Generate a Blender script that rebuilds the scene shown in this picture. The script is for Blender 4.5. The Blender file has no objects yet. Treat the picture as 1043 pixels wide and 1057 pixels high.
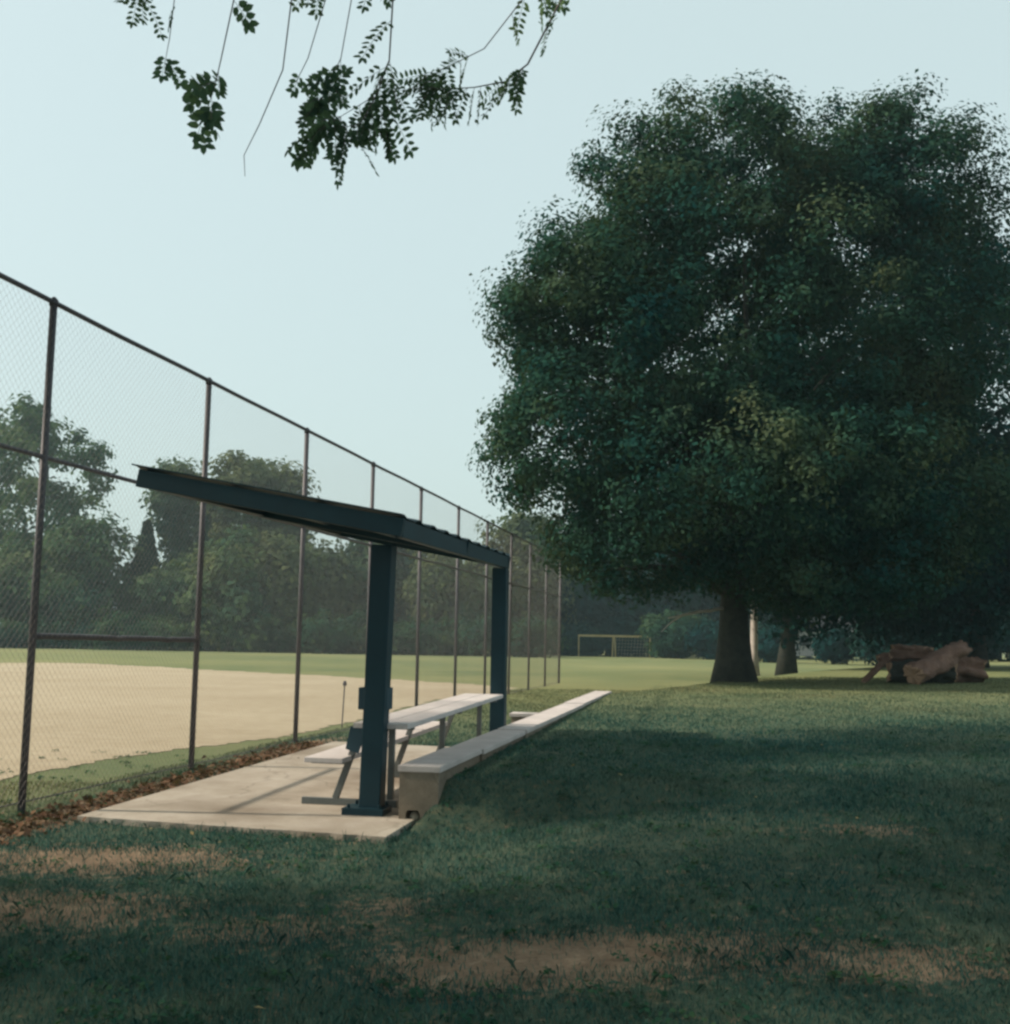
import bpy, bmesh, math, random
import numpy as np
from mathutils import Vector, Matrix
R = math.radians
random.seed(7)
RNG = np.random.default_rng(7)
S = bpy.context.scene
COL = S.collection

# ------------------------------------------------------------------ camera
F, CX, CY = 1200.0, 521.5, 528.5           # focal length and centre, in pixels of a 1043 px wide picture
PITCH, ROLL, EYE = R(6.32), R(1.0), Vector((0, 0, 1.5))
fw = Vector((0, math.cos(PITCH), math.sin(PITCH)))
u0 = Vector((0, -math.sin(PITCH), math.cos(PITCH)))
r0 = Vector((1, 0, 0))
rt = r0 * math.cos(ROLL) + u0 * math.sin(ROLL)
up = u0 * math.cos(ROLL) - r0 * math.sin(ROLL)
cam_d = bpy.data.cameras.new('camera')
cam_d.sensor_fit = 'HORIZONTAL'; cam_d.sensor_width = 36
cam_d.lens = 36 * F / 1043
cam_d.clip_start = 0.05; cam_d.clip_end = 5000
cam = bpy.data.objects.new('camera', cam_d); COL.objects.link(cam)
M3 = Matrix((rt, up, -fw)).transposed()
cam.matrix_world = Matrix.Translation(EYE) @ M3.to_4x4()
S.camera = cam

def ray(px, py): return (fw * F + rt * (px - CX) - up * (py - CY))
def P(px, py, Y):
    d = ray(px, py); return EYE + d * (Y / d.y)
def G(px, py, z=0.0):
    d = ray(px, py); return EYE + d * ((z - EYE.z) / d.z)

# ------------------------------------------------------------------ tagging
def tag(o, label=None, cat=None, group=None, kind=None):
    if label: o['label'] = label
    if cat: o['category'] = cat
    if group: o['group'] = group
    if kind: o['kind'] = kind
    return o
WLOC = {}
def empty(name, loc):
    o = bpy.data.objects.new(name, None); o.location = loc
    o.empty_display_size = 0.2
    COL.objects.link(o); WLOC[o.name] = Vector(loc); return o
def link_mesh(name, me, mat, parent=None, smooth=False):
    """me holds world coordinates; the parent's location is taken off"""
    o = bpy.data.objects.new(name, me); COL.objects.link(o)
    if mat and not me.materials: me.materials.append(mat)
    if parent is not None:
        off = WLOC[parent.name]
        me.transform(Matrix.Translation(-off)); o.parent = parent
        WLOC[o.name] = off
    else:
        WLOC[o.name] = Vector((0, 0, 0))
    if smooth:
        me.polygons.foreach_set('use_smooth', [True] * len(me.polygons))
    return o

class MB:
    def __init__(s): s.v = []; s.f = []
    def add(s, vs, fs):
        b = len(s.v); s.v += [tuple(v) for v in vs]; s.f += [tuple(i + b for i in f) for f in fs]
    def bm(s, bm):
        bm.verts.index_update(); s.add([v.co for v in bm.verts], [[v.index for v in f.verts] for f in bm.faces]); bm.free()
    def box(s, c, ax, half, bevel=0.0, seg=2):
        """c centre, ax three unit axes, half three half sizes"""
        bm = bmesh.new(); bmesh.ops.create_cube(bm, size=2)
        for v in bm.verts: v.co = Vector((v.co.x * half[0], v.co.y * half[1], v.co.z * half[2]))
        if bevel: bmesh.ops.bevel(bm, geom=bm.edges[:], offset=bevel, segments=seg, affect='EDGES', profile=0.6)
        A = Matrix(ax).transposed()
        for v in bm.verts: v.co = Vector(c) + A @ v.co
        s.bm(bm)
    def bar(s, p, q, w, h, side=None, bevel=0.0):
        p, q = Vector(p), Vector(q); d = (q - p); L = d.length; d.normalize()
        sd = Vector(side) if side is not None else (Vector((0, 0, 1)).cross(d) if abs(d.z) < .95 else Vector((1, 0, 0)))
        sd = (sd - d * sd.dot(d)).normalized(); n = d.cross(sd)
        s.box((p + q) / 2, (sd, n, d), (w / 2, h / 2, L / 2), bevel)
    def tube(s, pts, rad, n=10, cap=True, wob=0.0, rng=None):
        pts = [Vector(p) for p in pts]; rings = []
        for i, p in enumerate(pts):
            t = (pts[min(i + 1, len(pts) - 1)] - pts[max(i - 1, 0)]).normalized()
            a = t.cross(Vector((0, 1, 0.13)) if abs(t.y) < .9 else Vector((1, 0, 0.1))).normalized(); b = t.cross(a)
            r = rad[i] if hasattr(rad, '__len__') else rad
            ring = []
            for k in range(n):
                an = 2 * math.pi * k / n
                rr = r * (1 + (wob * (rng.random() - .5) if wob else 0))
                ring.append(p + (a * math.cos(an) + b * math.sin(an)) * rr)
            rings.append(ring)
        vs = [v for r_ in rings for v in r_]; fs = []
        for i in range(len(pts) - 1):
            for k in range(n):
                k2 = (k + 1) % n
                fs.append((i * n + k, i * n + k2, (i + 1) * n + k2, (i + 1) * n + k))
        if cap:
            fs.append(tuple(range(n - 1, -1, -1))); fs.append(tuple(range((len(pts) - 1) * n, len(pts) * n)))
        s.add(vs, fs)
    def build(s, name, mat, parent=None, smooth=False, recalc=True):
        me = bpy.data.meshes.new(name); me.from_pydata(s.v, [], s.f); me.update()
        if recalc:
            bm = bmesh.new(); bm.from_mesh(me); bmesh.ops.recalc_face_normals(bm, faces=bm.faces[:]); bm.to_mesh(me); bm.free()
        return link_mesh(name, me, mat, parent, smooth)

def np_mesh(name, V, Fq, n):
    """V (N,3); Fq flat face indices with n corners each"""
    me = bpy.data.meshes.new(name)
    nf = len(Fq) // n
    me.vertices.add(len(V)); me.vertices.foreach_set('co', np.asarray(V, np.float32).ravel())
    me.loops.add(len(Fq)); me.loops.foreach_set('vertex_index', np.asarray(Fq, np.int32))
    me.polygons.add(nf); me.polygons.foreach_set('loop_start', np.arange(0, nf * n, n, dtype=np.int32))
    me.update(calc_edges=True); return me

# ------------------------------------------------------------------ materials
def mat(name, build):
    m = bpy.data.materials.new(name); m.use_nodes = True
    nt = m.node_tree; nt.nodes.clear()
    out = nt.nodes.new('ShaderNodeOutputMaterial')
    def N(t, **kw):
        n = nt.nodes.new(t)
        for k, v in kw.items():
            if k.startswith('i_'): n.inputs[k[2:].replace('_', ' ')].default_value = v
            else: setattr(n, k, v)
        return n
    def L(a, b): nt.links.new(a, b)
    sh = build(N, L); L(sh, out.inputs['Surface']); return m
def noise(N, L, vec, scale, detail=4, rough=.55):
    n = N('ShaderNodeTexNoise'); n.inputs['Scale'].default_value = scale
    n.inputs['Detail'].default_value = detail; n.inputs['Roughness'].default_value = rough
    L(vec, n.inputs['Vector']); return n.outputs['Fac']
def ramp(N, L, fac, stops):
    r = N('ShaderNodeValToRGB'); e = r.color_ramp.elements
    while len(e) < len(stops): e.new(.5)
    for el, (p, c) in zip(e, stops): el.position = p; el.color = (*c, 1)
    L(fac, r.inputs['Fac']); return r.outputs['Color']
def mixc(N, L, fac, a, b, mode='MIX'):
    m = N('ShaderNodeMix', data_type='RGBA', blend_type=mode)
    for s, v in ((m.inputs[0], fac), (m.inputs[6], a), (m.inputs[7], b)):
        if isinstance(v, (int, float)): s.default_value = v
        elif isinstance(v, tuple): s.default_value = (*v, 1)
        else: L(v, s)
    return m.outputs[2]
def gpos(N): return N('ShaderNodeNewGeometry').outputs['Position']
def opos(N): return N('ShaderNodeTexCoord').outputs['Object']
def bump(N, L, h, strength=.3, dist=.01):
    b = N('ShaderNodeBump'); b.inputs['Strength'].default_value = strength; b.inputs['Distance'].default_value = dist
    L(h, b.inputs['Height']); return b.outputs['Normal']
def princ(N, L, col, rough=.8, metal=0.0, nrm=None, spec=.3):
    p = N('ShaderNodeBsdfPrincipled')
    if isinstance(col, tuple): p.inputs['Base Color'].default_value = (*col, 1)
    else: L(col, p.inputs['Base Color'])
    if isinstance(rough, (int, float)): p.inputs['Roughness'].default_value = rough
    else: L(rough, p.inputs['Roughness'])
    p.inputs['Metallic'].default_value = metal
    p.inputs['Specular IOR Level'].default_value = spec
    if nrm: L(nrm, p.inputs['Normal'])
    return p.outputs['BSDF']

def mottled(name, c1, c2, scale, rough=.85, bs=.3, bd=.01, c3=None, metal=0, spec=.3, fine=60):
    def b(N, L):
        v = opos(N); f = noise(N, L, v, scale, 6, .65)
        st = [(.3, c1), (.7, c2)] if c3 is None else [(.28, c1), (.5, c2), (.72, c3)]
        c = ramp(N, L, f, st); g = noise(N, L, v, fine, 3)
        c = mixc(N, L, .25, c, ramp(N, L, g, [(.3, (.55, .55, .55)), (.7, (1, 1, 1))]), 'MULTIPLY')
        return princ(N, L, c, rough, metal, bump(N, L, g, bs, bd), spec)
    return mat(name, b)

def stained(name, c1, c2, c3, scale):
    def b(N, L):
        v = opos(N); c = ramp(N, L, noise(N, L, v, scale, 7, .7), [(.28, c1), (.5, c2), (.72, c3)])
        st = noise(N, L, v, .55, 4, .6); c = mixc(N, L, ramp(N, L, st, [(.46, (0, 0, 0)), (.68, (.75, .75, .75))]), c, (.17, .13, .095))
        g = noise(N, L, v, 70, 4, .7); c = mixc(N, L, .4, c, ramp(N, L, g, [(.3, (.5, .5, .5)), (.7, (1.1, 1.1, 1.1))]), 'MULTIPLY')
        vo = N('ShaderNodeTexVoronoi', feature='DISTANCE_TO_EDGE'); vo.inputs['Scale'].default_value = .42
        wv = N('ShaderNodeVectorMath', operation='MULTIPLY_ADD'); nz = N('ShaderNodeTexNoise'); nz.inputs['Scale'].default_value = 2.5; L(v, nz.inputs['Vector'])
        L(nz.outputs['Color'], wv.inputs[0]); wv.inputs[1].default_value = (.35, .35, .35); L(v, wv.inputs[2]); L(wv.outputs[0], vo.inputs['Vector'])
        c = mixc(N, L, ramp(N, L, vo.outputs['Distance'], [(.0, (.32, .32, .32)), (.006, (0, 0, 0))]), c, (.07, .06, .045))
        return princ(N, L, c, .92, 0, bump(N, L, g, .4, .006), .2)
    return mat(name, b)
def foliage(name, dark, mid, light, scale=.5, trans=.25):
    def b(N, L):
        g = N('ShaderNodeNewGeometry'); f = noise(N, L, g.outputs['Position'], scale, 3)
        c = ramp(N, L, f, [(.3, dark), (.52, mid), (.72, light)])
        c = mixc(N, L, .5, c, ramp(N, L, g.outputs['Random Per Island'], [(0, (.5, .55, .6)), (1, (1.35, 1.3, 1.1))]), 'MULTIPLY')
        d = N('ShaderNodeBsdfDiffuse'); L(c, d.inputs['Color'])
        t = N('ShaderNodeBsdfTranslucent'); L(mixc(N, L, .5, c, (.10, .16, .03)), t.inputs['Color'])
        m = N('ShaderNodeMixShader'); m.inputs[0].default_value = trans
        L(d.outputs[0], m.inputs[1]); L(t.outputs[0], m.inputs[2]); return m.outputs[0]
    return mat(name, b)

M_teal = mottled('dark_teal_painted_steel', (.0006, .022, .034), (.0012, .032, .047), 3, .55, .08, .003, spec=.35)
M_teal_sheet = mottled('dark_teal_roof_sheet', (.0015, .024, .034), (.004, .036, .048), 2, .6, .1, .003)
M_concrete = stained('worn_concrete', (.29, .25, .20), (.385, .34, .285), (.46, .415, .36), 1.6)
M_block = stained('weathered_tan_concrete', (.15, .125, .092), (.21, .175, .135), (.27, .23, .18), 3)
M_cap = mottled('pale_concrete_cap', (.42, .375, .36), (.58, .52, .50), 3, .85, .3, .004, fine=70)
M_board = mottled('pale_weathered_planks', (.50, .45, .44), (.66, .61, .60), 2, .7, .2, .003, fine=40)
M_galv = mottled('weathered_galvanised_pipe', (.055, .055, .068), (.10, .095, .108), 4, .55, .1, .002, metal=.25, spec=.4)
M_wire = mottled('galvanised_wire', (.22, .19, .18), (.30, .27, .26), 1, .5, .1, .001, metal=.3)
M_benchleg = mottled('dull_painted_bench_steel', (.11, .125, .125), (.17, .185, .18), 4, .55, .1, .002, metal=.2)
M_benchblue = mottled('dark_blue_steel_plate', (.015, .045, .065), (.025, .065, .09), 5, .55, .1, .002)
M_soil = mottled('brown_soil', (.10, .07, .045), (.20, .145, .1), 3, .95, .6, .02)
M_bark = mottled('dark_rough_bark', (.018, .024, .022), (.05, .052, .042), 6, .95, .9, .03, fine=25)
M_twig = mottled('grey_twig_bark', (.10, .085, .09), (.17, .15, .15), 9, .9, .4, .004)
M_palebark = mottled('pale_smooth_bark', (.30, .26, .23), (.52, .46, .42), 3, .85, .3, .01)
M_cutbark = mottled('reddish_brown_bark', (.10, .055, .04), (.22, .13, .095), 4, .95, .9, .03, fine=18)
M_palecut = mottled('stripped_brown_wood', (.13, .072, .054), (.27, .165, .125), 3, .9, .9, .04, fine=14)
M_cutwood = mottled('weathered_cut_wood', (.28, .17, .11), (.44, .29, .2), 7, .85, .4, .01)
M_stone = mottled('tan_stone', (.25, .22, .17), (.38, .33, .26), 8, .9, .5, .01)
M_goal = mottled('tan_painted_pipe', (.30, .24, .10), (.42, .34, .16), 3, .6, .1, .002)
M_net = mottled('pale_net_cord', (.30, .28, .24), (.4, .38, .33), 3, .9, .1, .002)
M_siding = mottled('pale_siding', (.62, .58, .56), (.74, .70, .68), .6, .8, .1, .004)
M_roofing = mottled('grey_roof_shingle', (.10, .09, .09), (.16, .15, .14), 2, .9, .3, .01)
M_glassdark = mottled('dark_window_glass', (.02, .03, .035), (.03, .04, .045), 2, .15, 0, .001, spec=.5)
M_litter = foliage('dead_leaf_litter', (.075, .042, .03), (.14, .085, .06), (.22, .15, .105), 6, .1)
M_yleaf = foliage('fallen_yellow_leaf', (.22, .17, .09), (.28, .22, .12), (.34, .28, .17), 6, .1)
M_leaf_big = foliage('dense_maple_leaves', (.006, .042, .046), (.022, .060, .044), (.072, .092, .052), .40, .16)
M_leaf_back = foliage('shade_toned_wood_leaves', (.003, .024, .029), (.006, .033, .034), (.014, .042, .034), .3, .08)  # shade of the wood put into darkened leaf colours
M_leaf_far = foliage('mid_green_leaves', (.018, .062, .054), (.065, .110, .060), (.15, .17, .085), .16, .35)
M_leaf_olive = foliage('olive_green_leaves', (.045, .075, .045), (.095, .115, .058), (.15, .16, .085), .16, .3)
M_leaf_conifer = foliage('conifer_needles', (.012, .036, .03), (.022, .05, .034), (.034, .062, .036), .3, .1)
M_leaf_hedge = foliage('hedge_leaves', (.012, .046, .042), (.030, .07, .042), (.075, .10, .048), .25, .25)
M_leaf_spray = foliage('thin_hanging_leaves', (.07, .135, .115), (.095, .165, .12), (.13, .19, .11), 1.5, .6)
M_leaf_weed = foliage('clover_leaves', (.018, .07, .055), (.035, .095, .06), (.07, .13, .07), 3, .25)
M_leaf_locust = foliage('pinnate_leaves', (.05, .105, .085), (.075, .135, .09), (.12, .17, .09), 1.5, .55)
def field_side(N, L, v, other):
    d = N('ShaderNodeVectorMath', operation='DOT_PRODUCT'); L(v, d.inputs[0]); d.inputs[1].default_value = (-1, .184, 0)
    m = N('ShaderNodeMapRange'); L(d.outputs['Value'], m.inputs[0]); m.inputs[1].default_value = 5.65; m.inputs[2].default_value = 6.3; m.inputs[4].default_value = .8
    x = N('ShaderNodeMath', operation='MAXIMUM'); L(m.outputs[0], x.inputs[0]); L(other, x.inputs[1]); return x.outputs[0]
def _grassblade(N, L):
    g = N('ShaderNodeNewGeometry')
    f = noise(N, L, g.outputs['Position'], .55, 4); f2 = noise(N, L, g.outputs['Position'], 3.5, 3)
    c = ramp(N, L, f, [(.3, (.026, .108, .110)), (.55, (.058, .138, .118)), (.75, (.135, .155, .105))])
    c = mixc(N, L, .35, c, ramp(N, L, f2, [(.3, (.026, .100, .110)), (.7, (.12, .155, .105))]))
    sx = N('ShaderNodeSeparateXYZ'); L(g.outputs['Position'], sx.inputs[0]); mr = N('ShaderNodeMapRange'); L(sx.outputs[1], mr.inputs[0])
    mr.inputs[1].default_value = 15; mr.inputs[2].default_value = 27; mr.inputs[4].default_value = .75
    c = mixc(N, L, field_side(N, L, g.outputs['Position'], mr.outputs[0]), c, ramp(N, L, f, [(.3, (.12, .15, .075)), (.7, (.22, .21, .115))]))     # sunlit look painted into blades toward the crest; field side keeps its own olive
    c = mixc(N, L, .7, c, ramp(N, L, g.outputs['Random Per Island'], [(0, (.5, .55, .55)), (.85, (1.2, 1.2, 1.05)), (.93, (2.2, 1.7, 1.5))]), 'MULTIPLY')
    d = N('ShaderNodeBsdfDiffuse'); L(c, d.inputs['Color'])
    t = N('ShaderNodeBsdfTranslucent'); L(c, t.inputs['Color'])
    m = N('ShaderNodeMixShader'); m.inputs[0].default_value = .25
    L(d.outputs[0], m.inputs[1]); L(t.outputs[0], m.inputs[2]); return m.outputs[0]
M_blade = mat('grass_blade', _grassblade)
def _ground(N, L):
    v = gpos(N)
    at = N('ShaderNodeAttribute', attribute_name='dirt').outputs['Fac']
    f1 = noise(N, L, v, .35, 5); f2 = noise(N, L, v, 5, 5, .7); f3 = noise(N, L, v, 40, 3)
    green = ramp(N, L, f1, [(.3, (.10, .15, .075)), (.5, (.16, .19, .085)), (.72, (.235, .235, .115))])
    green = mixc(N, L, .45, green, ramp(N, L, f2, [(.3, (.055, .095, .042)), (.7, (.15, .16, .07))]))
    big = noise(N, L, v, .04, 3)
    green = mixc(N, L, ramp(N, L, big, [(.4, (0, 0, 0)), (.65, (.6, .6, .6))]), green, (.26, .25, .115))
    dirt = ramp(N, L, f2, [(.3, (.13, .092, .062)), (.55, (.20, .145, .10)), (.75, (.29, .22, .155))])
    a = N('ShaderNodeMath', operation='MULTIPLY_ADD'); f4 = noise(N, L, v, 11, 6, .75); L(f4, a.inputs[0]); a.inputs[1].default_value = 1.5; L(at, a.inputs[2])
    k = ramp(N, L, a.outputs[0], [(.90, (0, 0, 0)), (1.22, (1, 1, 1))])
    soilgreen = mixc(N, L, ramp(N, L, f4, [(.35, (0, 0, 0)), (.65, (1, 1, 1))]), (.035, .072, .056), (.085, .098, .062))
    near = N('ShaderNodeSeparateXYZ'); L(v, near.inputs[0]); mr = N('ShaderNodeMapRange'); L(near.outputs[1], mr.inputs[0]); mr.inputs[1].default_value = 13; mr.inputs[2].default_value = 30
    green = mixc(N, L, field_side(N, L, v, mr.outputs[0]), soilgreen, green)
    c = mixc(N, L, k, green, dirt)
    c = mixc(N, L, .5, c, ramp(N, L, f3, [(.3, (.6, .6, .6)), (.7, (1.1, 1.1, 1.1))]), 'MULTIPLY')
    return princ(N, L, c, .95, 0, bump(N, L, f3, .6, .02), .1)
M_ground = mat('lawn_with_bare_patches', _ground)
def _dirt(N, L):
    v = gpos(N); f1 = noise(N, L, v, .25, 5); f2 = noise(N, L, v, 3, 6, .7); f3 = noise(N, L, v, 22, 4, .7)
    c = ramp(N, L, f1, [(.3, (.32, .265, .185)), (.7, (.42, .36, .265))])
    c = mixc(N, L, .4, c, ramp(N, L, f2, [(.3, (.27, .215, .145)), (.7, (.46, .395, .29))]))
    return princ(N, L, c, .95, 0, bump(N, L, f3, .9, .03), .1)
M_infield = mat('infield_dirt', _dirt)

# ------------------------------------------------------------------ terrain
T = Vector((.184, 1, 0)).normalized()       # along fence, bench and wall
W = Vector((1, -.184, 0)).normalized()      # across, to the right
def sstep(x, a, b):
    t = np.clip((x - a) / (b - a), 0, 1); return t * t * (3 - 2 * t)
def Xb(Y):
    Y = np.asarray(Y, float); return -.52 + .184 * (Y - 9.57) + np.where(Y > 24, .36 * (Y - 24), 0)
_ph = RNG.random((8, 3)) * 6.28; _k = RNG.normal(0, 1, (8, 2))
def wav(X, Y, s):
    r = 0
    for i in range(8): r = r + np.sin((X * _k[i, 0] + Y * _k[i, 1]) / s + _ph[i, 0])
    return r / 8
def pad_z(Y): return .015 * (np.clip(Y, 9.4, 16) - 9.4)
def height(X, Y):
    X = np.asarray(X, float); Y = np.asarray(Y, float)
    u = X - Xb(Y)
    fx = -3.4 + .184 * (Y - 12.6); k = sstep(X - fx, -.7, -.15)
    left = (pad_z(Y) - .05 + .012 * wav(X, Y, .6)) * k
    Yc = np.clip(Y, 3, 46)
    hm = .30 + .0090 * (Yc - 10) + .014 * np.clip(u, 0, 10) + .02 * wav(X, Y, 1.2) + .03 * wav(X, Y, 4)
    w = np.where(Y < 24, .22, .22 + .28 * (Y - 24)); w = np.clip(w, .22, 7)
    m = sstep(u, -w - .04, -.04)
    ya = np.clip((Y - 9.55) / .55, 0, 1); yr = ya + sstep(u, -.1, 3.2) * (sstep(Y, 3.0, 9.5) - ya)
    return left + (hm - left) * m * np.clip(yr, 0, 1)
def hz(x, y): return float(height(x, y))

def patch(X, Y, c, rx, ry, rot=0):
    dx, dy = X - c[0], Y - c[1]; ca, sa = math.cos(rot), math.sin(rot)
    a = (dx * ca + dy * sa) / rx; b = (-dx * sa + dy * ca) / ry
    return np.exp(-(a * a + b * b))
def dirt_mask(X, Y):
    d = 0
    p = G(90, 880); d = d + .68 * patch(X, Y, p, 1.1, .5, .1)
    p = G(30, 930); d = d + .6 * patch(X, Y, p, .8, .5)
    p = G(610, 992); d = d + .8 * patch(X, Y, p, .75, .38)
    p = G(480, 1000); d = d + .45 * patch(X, Y, p, .4, .3)
    p = G(300, 955); d = d + .35 * patch(X, Y, p, .5, .3)
    p = G(400, 930); d = d + .25 * patch(X, Y, p, .5, .3)
    p = G(940, 1010); d = d + .45 * patch(X, Y, p, .5, .25)
    p = G(900, 885, .1); d = d + .3 * patch(X, Y, p, .5, .2)
    # strip of bare earth between the concrete pad and the fence
    fx = -3.35 + .184 * (Y - 12.6)
    d = d + .8 * np.exp(-((X - fx - .12) / .22) ** 2) * sstep(Y, 8.3, 9.3) * (1 - sstep(Y, 16, 18))
    return d + .10 * wav(X, Y, .35)

def make_ground():
    ys = [-14.0]; st = 1.0
    while ys[-1] < 1600:
        y = ys[-1]
        st = .6 if y < 2 else (.11 if y < 13 else min(.11 * (1.03 ** ((y - 13) / .4)), .04 * y) if y < 60 else .05 * y)
        ys.append(y + max(st, .1))
    us = [0.0]
    while us[-1] < 1600:
        s_ = us[-1]; us.append(s_ + (.06 if s_ < .6 else .12 if s_ < 5.5 else .12 + (s_ - 5.5) * .12))
    us = np.array([-u for u in us[:0:-1]] + us)
    ys = np.array(ys)
    Y, U = np.meshgrid(ys, us, indexing='ij')
    X = U + np.where(Y < 24, Xb(Y), Xb(np.minimum(Y, 60)))
    Z = height(X, Y)
    ny, nx = Y.shape
    V = np.stack([X, Y, Z], -1).reshape(-1, 3)
    i = np.arange(ny * nx).reshape(ny, nx)
    Fq = np.stack([i[:-1, :-1], i[:-1, 1:], i[1:, 1:], i[1:, :-1]], -1).reshape(-1)
    me = np_mesh('ground', V, Fq, 4)
    a = me.attributes.new('dirt', 'FLOAT', 'POINT')
    a.data.foreach_set('value', np.clip(dirt_mask(V[:, 0], V[:, 1]), 0, 1).astype(np.float32))
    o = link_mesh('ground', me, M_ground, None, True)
    tag(o, kind='structure')
make_ground()

# infield dirt: one sheet with a ragged edge, just above the lawn
def make_infield():
    out = [(-140, 686), (-60, 685), (60, 684), (140, 687), (230, 692), (330, 697), (420, 702), (500, 707), (540, 711), (520, 714.5), (470, 719), (430, 727),
           (390, 738), (345, 748), (300, 758), (240, 766), (150, 777), (60, 792), (-60, 815), (-170, 832)]
    pts = [G(x, y, .02) for x, y in out]; ring = []
    n = len(pts)
    for i in range(n):
        p0, p1, p2, p3 = pts[i - 1], pts[i], pts[(i + 1) % n], pts[(i + 2) % n]
        for k in range(24):
            t = k / 24
            q = .5 * ((2 * p1) + (p2 - p0) * t + (2 * p0 - 5 * p1 + 4 * p2 - p3) * t * t + (3 * p1 - p0 - 3 * p2 + p3) * t ** 3)
            j = len(ring); w_ = (math.sin(j * .9) + math.sin(j * 1.7 + 1) + math.sin(j * .31 + 2)) / 3
            nn = (p2 - p1).normalized(); ring.append(Vector((q.x - nn.y * w_ * .006 * q.y, q.y + nn.x * w_ * .012 * q.y, 0)))
    bm = bmesh.new()
    vs = [bm.verts.new((p.x, p.y, 0)) for p in ring]
    f = bm.faces.new(vs); bmesh.ops.triangulate(bm, faces=[f])
    for v in bm.verts: v.co.z = .008
    me = bpy.data.meshes.new('infield'); bm.to_mesh(me); bm.free()
    o = link_mesh('infield', me, M_infield); tag(o, kind='structure')
    if me.polygons[0].normal.z < 0: me.flip_normals()
make_infield()

# ------------------------------------------------------------------ concrete pad
NL, NR = G(80, 843), G(398, 864); FL = G(345, 766, .09)
FR = NR + (FL - NL)
def pad():
    b = MB(); n = 24
    A = [NL.lerp(NR, i / n) for i in range(n + 1)]; B = [FL.lerp(FR, i / n) for i in range(n + 1)]
    vs = []; fs = []
    for row, z in ((A, 0), (B, 0)):
        for p in row: vs.append((p.x, p.y + random.uniform(-.012, .012), float(pad_z(p.y))))
    for row in (A, B):
        for p in row: vs.append((p.x, p.y, float(pad_z(p.y)) - .14))
    m = n + 1
    for i in range(n):
        fs += [(i, i + 1, m + i + 1, m + i), (2 * m + i, 2 * m + i + 1, i + 1, i), (m + i, m + i + 1, 3 * m + i + 1, 3 * m + i)]
    fs += [(2 * m, 0, m, 3 * m), (n, 2 * m + n, 3 * m + n, m + n)]
    b.add(vs, fs)
    o = b.build('concrete_pad', M_concrete); tag(o, kind='structure')
pad()

# ------------------------------------------------------------------ shelter
def shelter():
    p1 = G(380, 843) + T * .10; p2 = P(515, 700, 14.85); p2.z = float(pad_z(14.85))
    root = empty('dugout_shelter', (p1.x, p1.y, 0))
    tag(root, 'dark teal steel dugout shelter with two posts and a sloping flat roof', 'shelter')
    NB = P(415, 533, 9.32); NF = P(141, 482, 9.75); FB = P(527, 574, 14.98); FF = NF + (FB - NB)
    def up_(p, d): return Vector((p.x, p.y, p.z + d))
    # roof sheet with shallow ribs running down the slope
    b = MB(); n = 60; top = []; bot = []
    o1 = (NF - NB).normalized() * .05
    e = (FB - NB) / n
    for i in range(n + 1):
        h = .022 if i % 6 in (0, 1) else 0
        a, c = NB + e * i, NF + e * i + o1
        top += [up_(a, h), up_(c, h)]; bot += [up_(a, h - .012), up_(c, h - .012)]
    vs = top + bot; m = len(top); fs = []
    for i in range(n):
        k = 2 * i
        fs += [(k, k + 2, k + 3, k + 1), (m + k, m + k + 1, m + k + 3, m + k + 2), (k, m + k, m + k + 2, k + 2), (k + 1, k + 3, m + k + 3, m + k + 1)]
    fs += [(0, 1, m + 1, m), (m - 2, 2 * m - 2, 2 * m - 1, m - 1)]
    b.add(vs, fs); b.build('roof_sheet', M_teal_sheet, root)
    # beams under the sheet
    dz = .014 + .075
    def beam(name, a, c, w=.07, h=.15, side=None):
        q = MB(); q.bar(up_(a, -dz), up_(c, -dz), w, h, side, .006); q.build(name, M_teal, root)
    tin = T * .05
    beam('rafter', NB + tin, NF + tin); beam('rafter', FB - tin, FF - tin)
    mid = (NB + FB) / 2; midf = (NF + FF) / 2
    beam('rafter', mid, midf)
    win = -W * .045
    beam('back_beam', NB + win + T * .09, FB + win - T * .09); beam('front_beam', NF - win + T * .09, FF - win - T * .09)
    for k in (.33, .66):
        a = NB.lerp(NF, k); c = FB.lerp(FF, k)
        q = MB(); q.bar(up_(a, -.075) + T * .09, up_(c, -.075) - T * .09, .05, .08, None, .004); q.build('purlin', M_teal, root)
    # posts
    for p, top_z in ((p1, NB.z - .17), (p2, FB.z - .17)):
        q = MB(); w = .094
        x, y = W, T
        q.bar((p.x, p.y, p.z + .03), Vector((p.x, p.y, top_z)) + x * (.045 if p is p1 else 0), w * 2, w * 1.9, W, .012)
        post = q.build('post', M_teal, root)
        q = MB(); q.box((p.x - .04, p.y, p.z + .035), (x, y, Vector((0, 0, 1))), (.18, .15, .035), .006)
        bp = q.build('base_plate', M_teal, post)
        for sx in (-.17, .1):
            for sy in (-.115, .115):
                q = MB(); c = Vector((p.x, p.y, p.z + .07)) + x * sx + y * sy
                q.tube([c, c + Vector((0, 0, .03))], .014, 6); q.build('anchor_bolt', M_teal, post)
        if p is p1:
            z = 1.5 - (726 - 660) / 1200 * 9.4
            q = MB(); q.box((p.x, p.y + .06, z), (x, y, Vector((0, 0, 1))), (.128, .10, .095), .01)
            q.build('metal_band', M_benchblue, post)
shelter()

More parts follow.
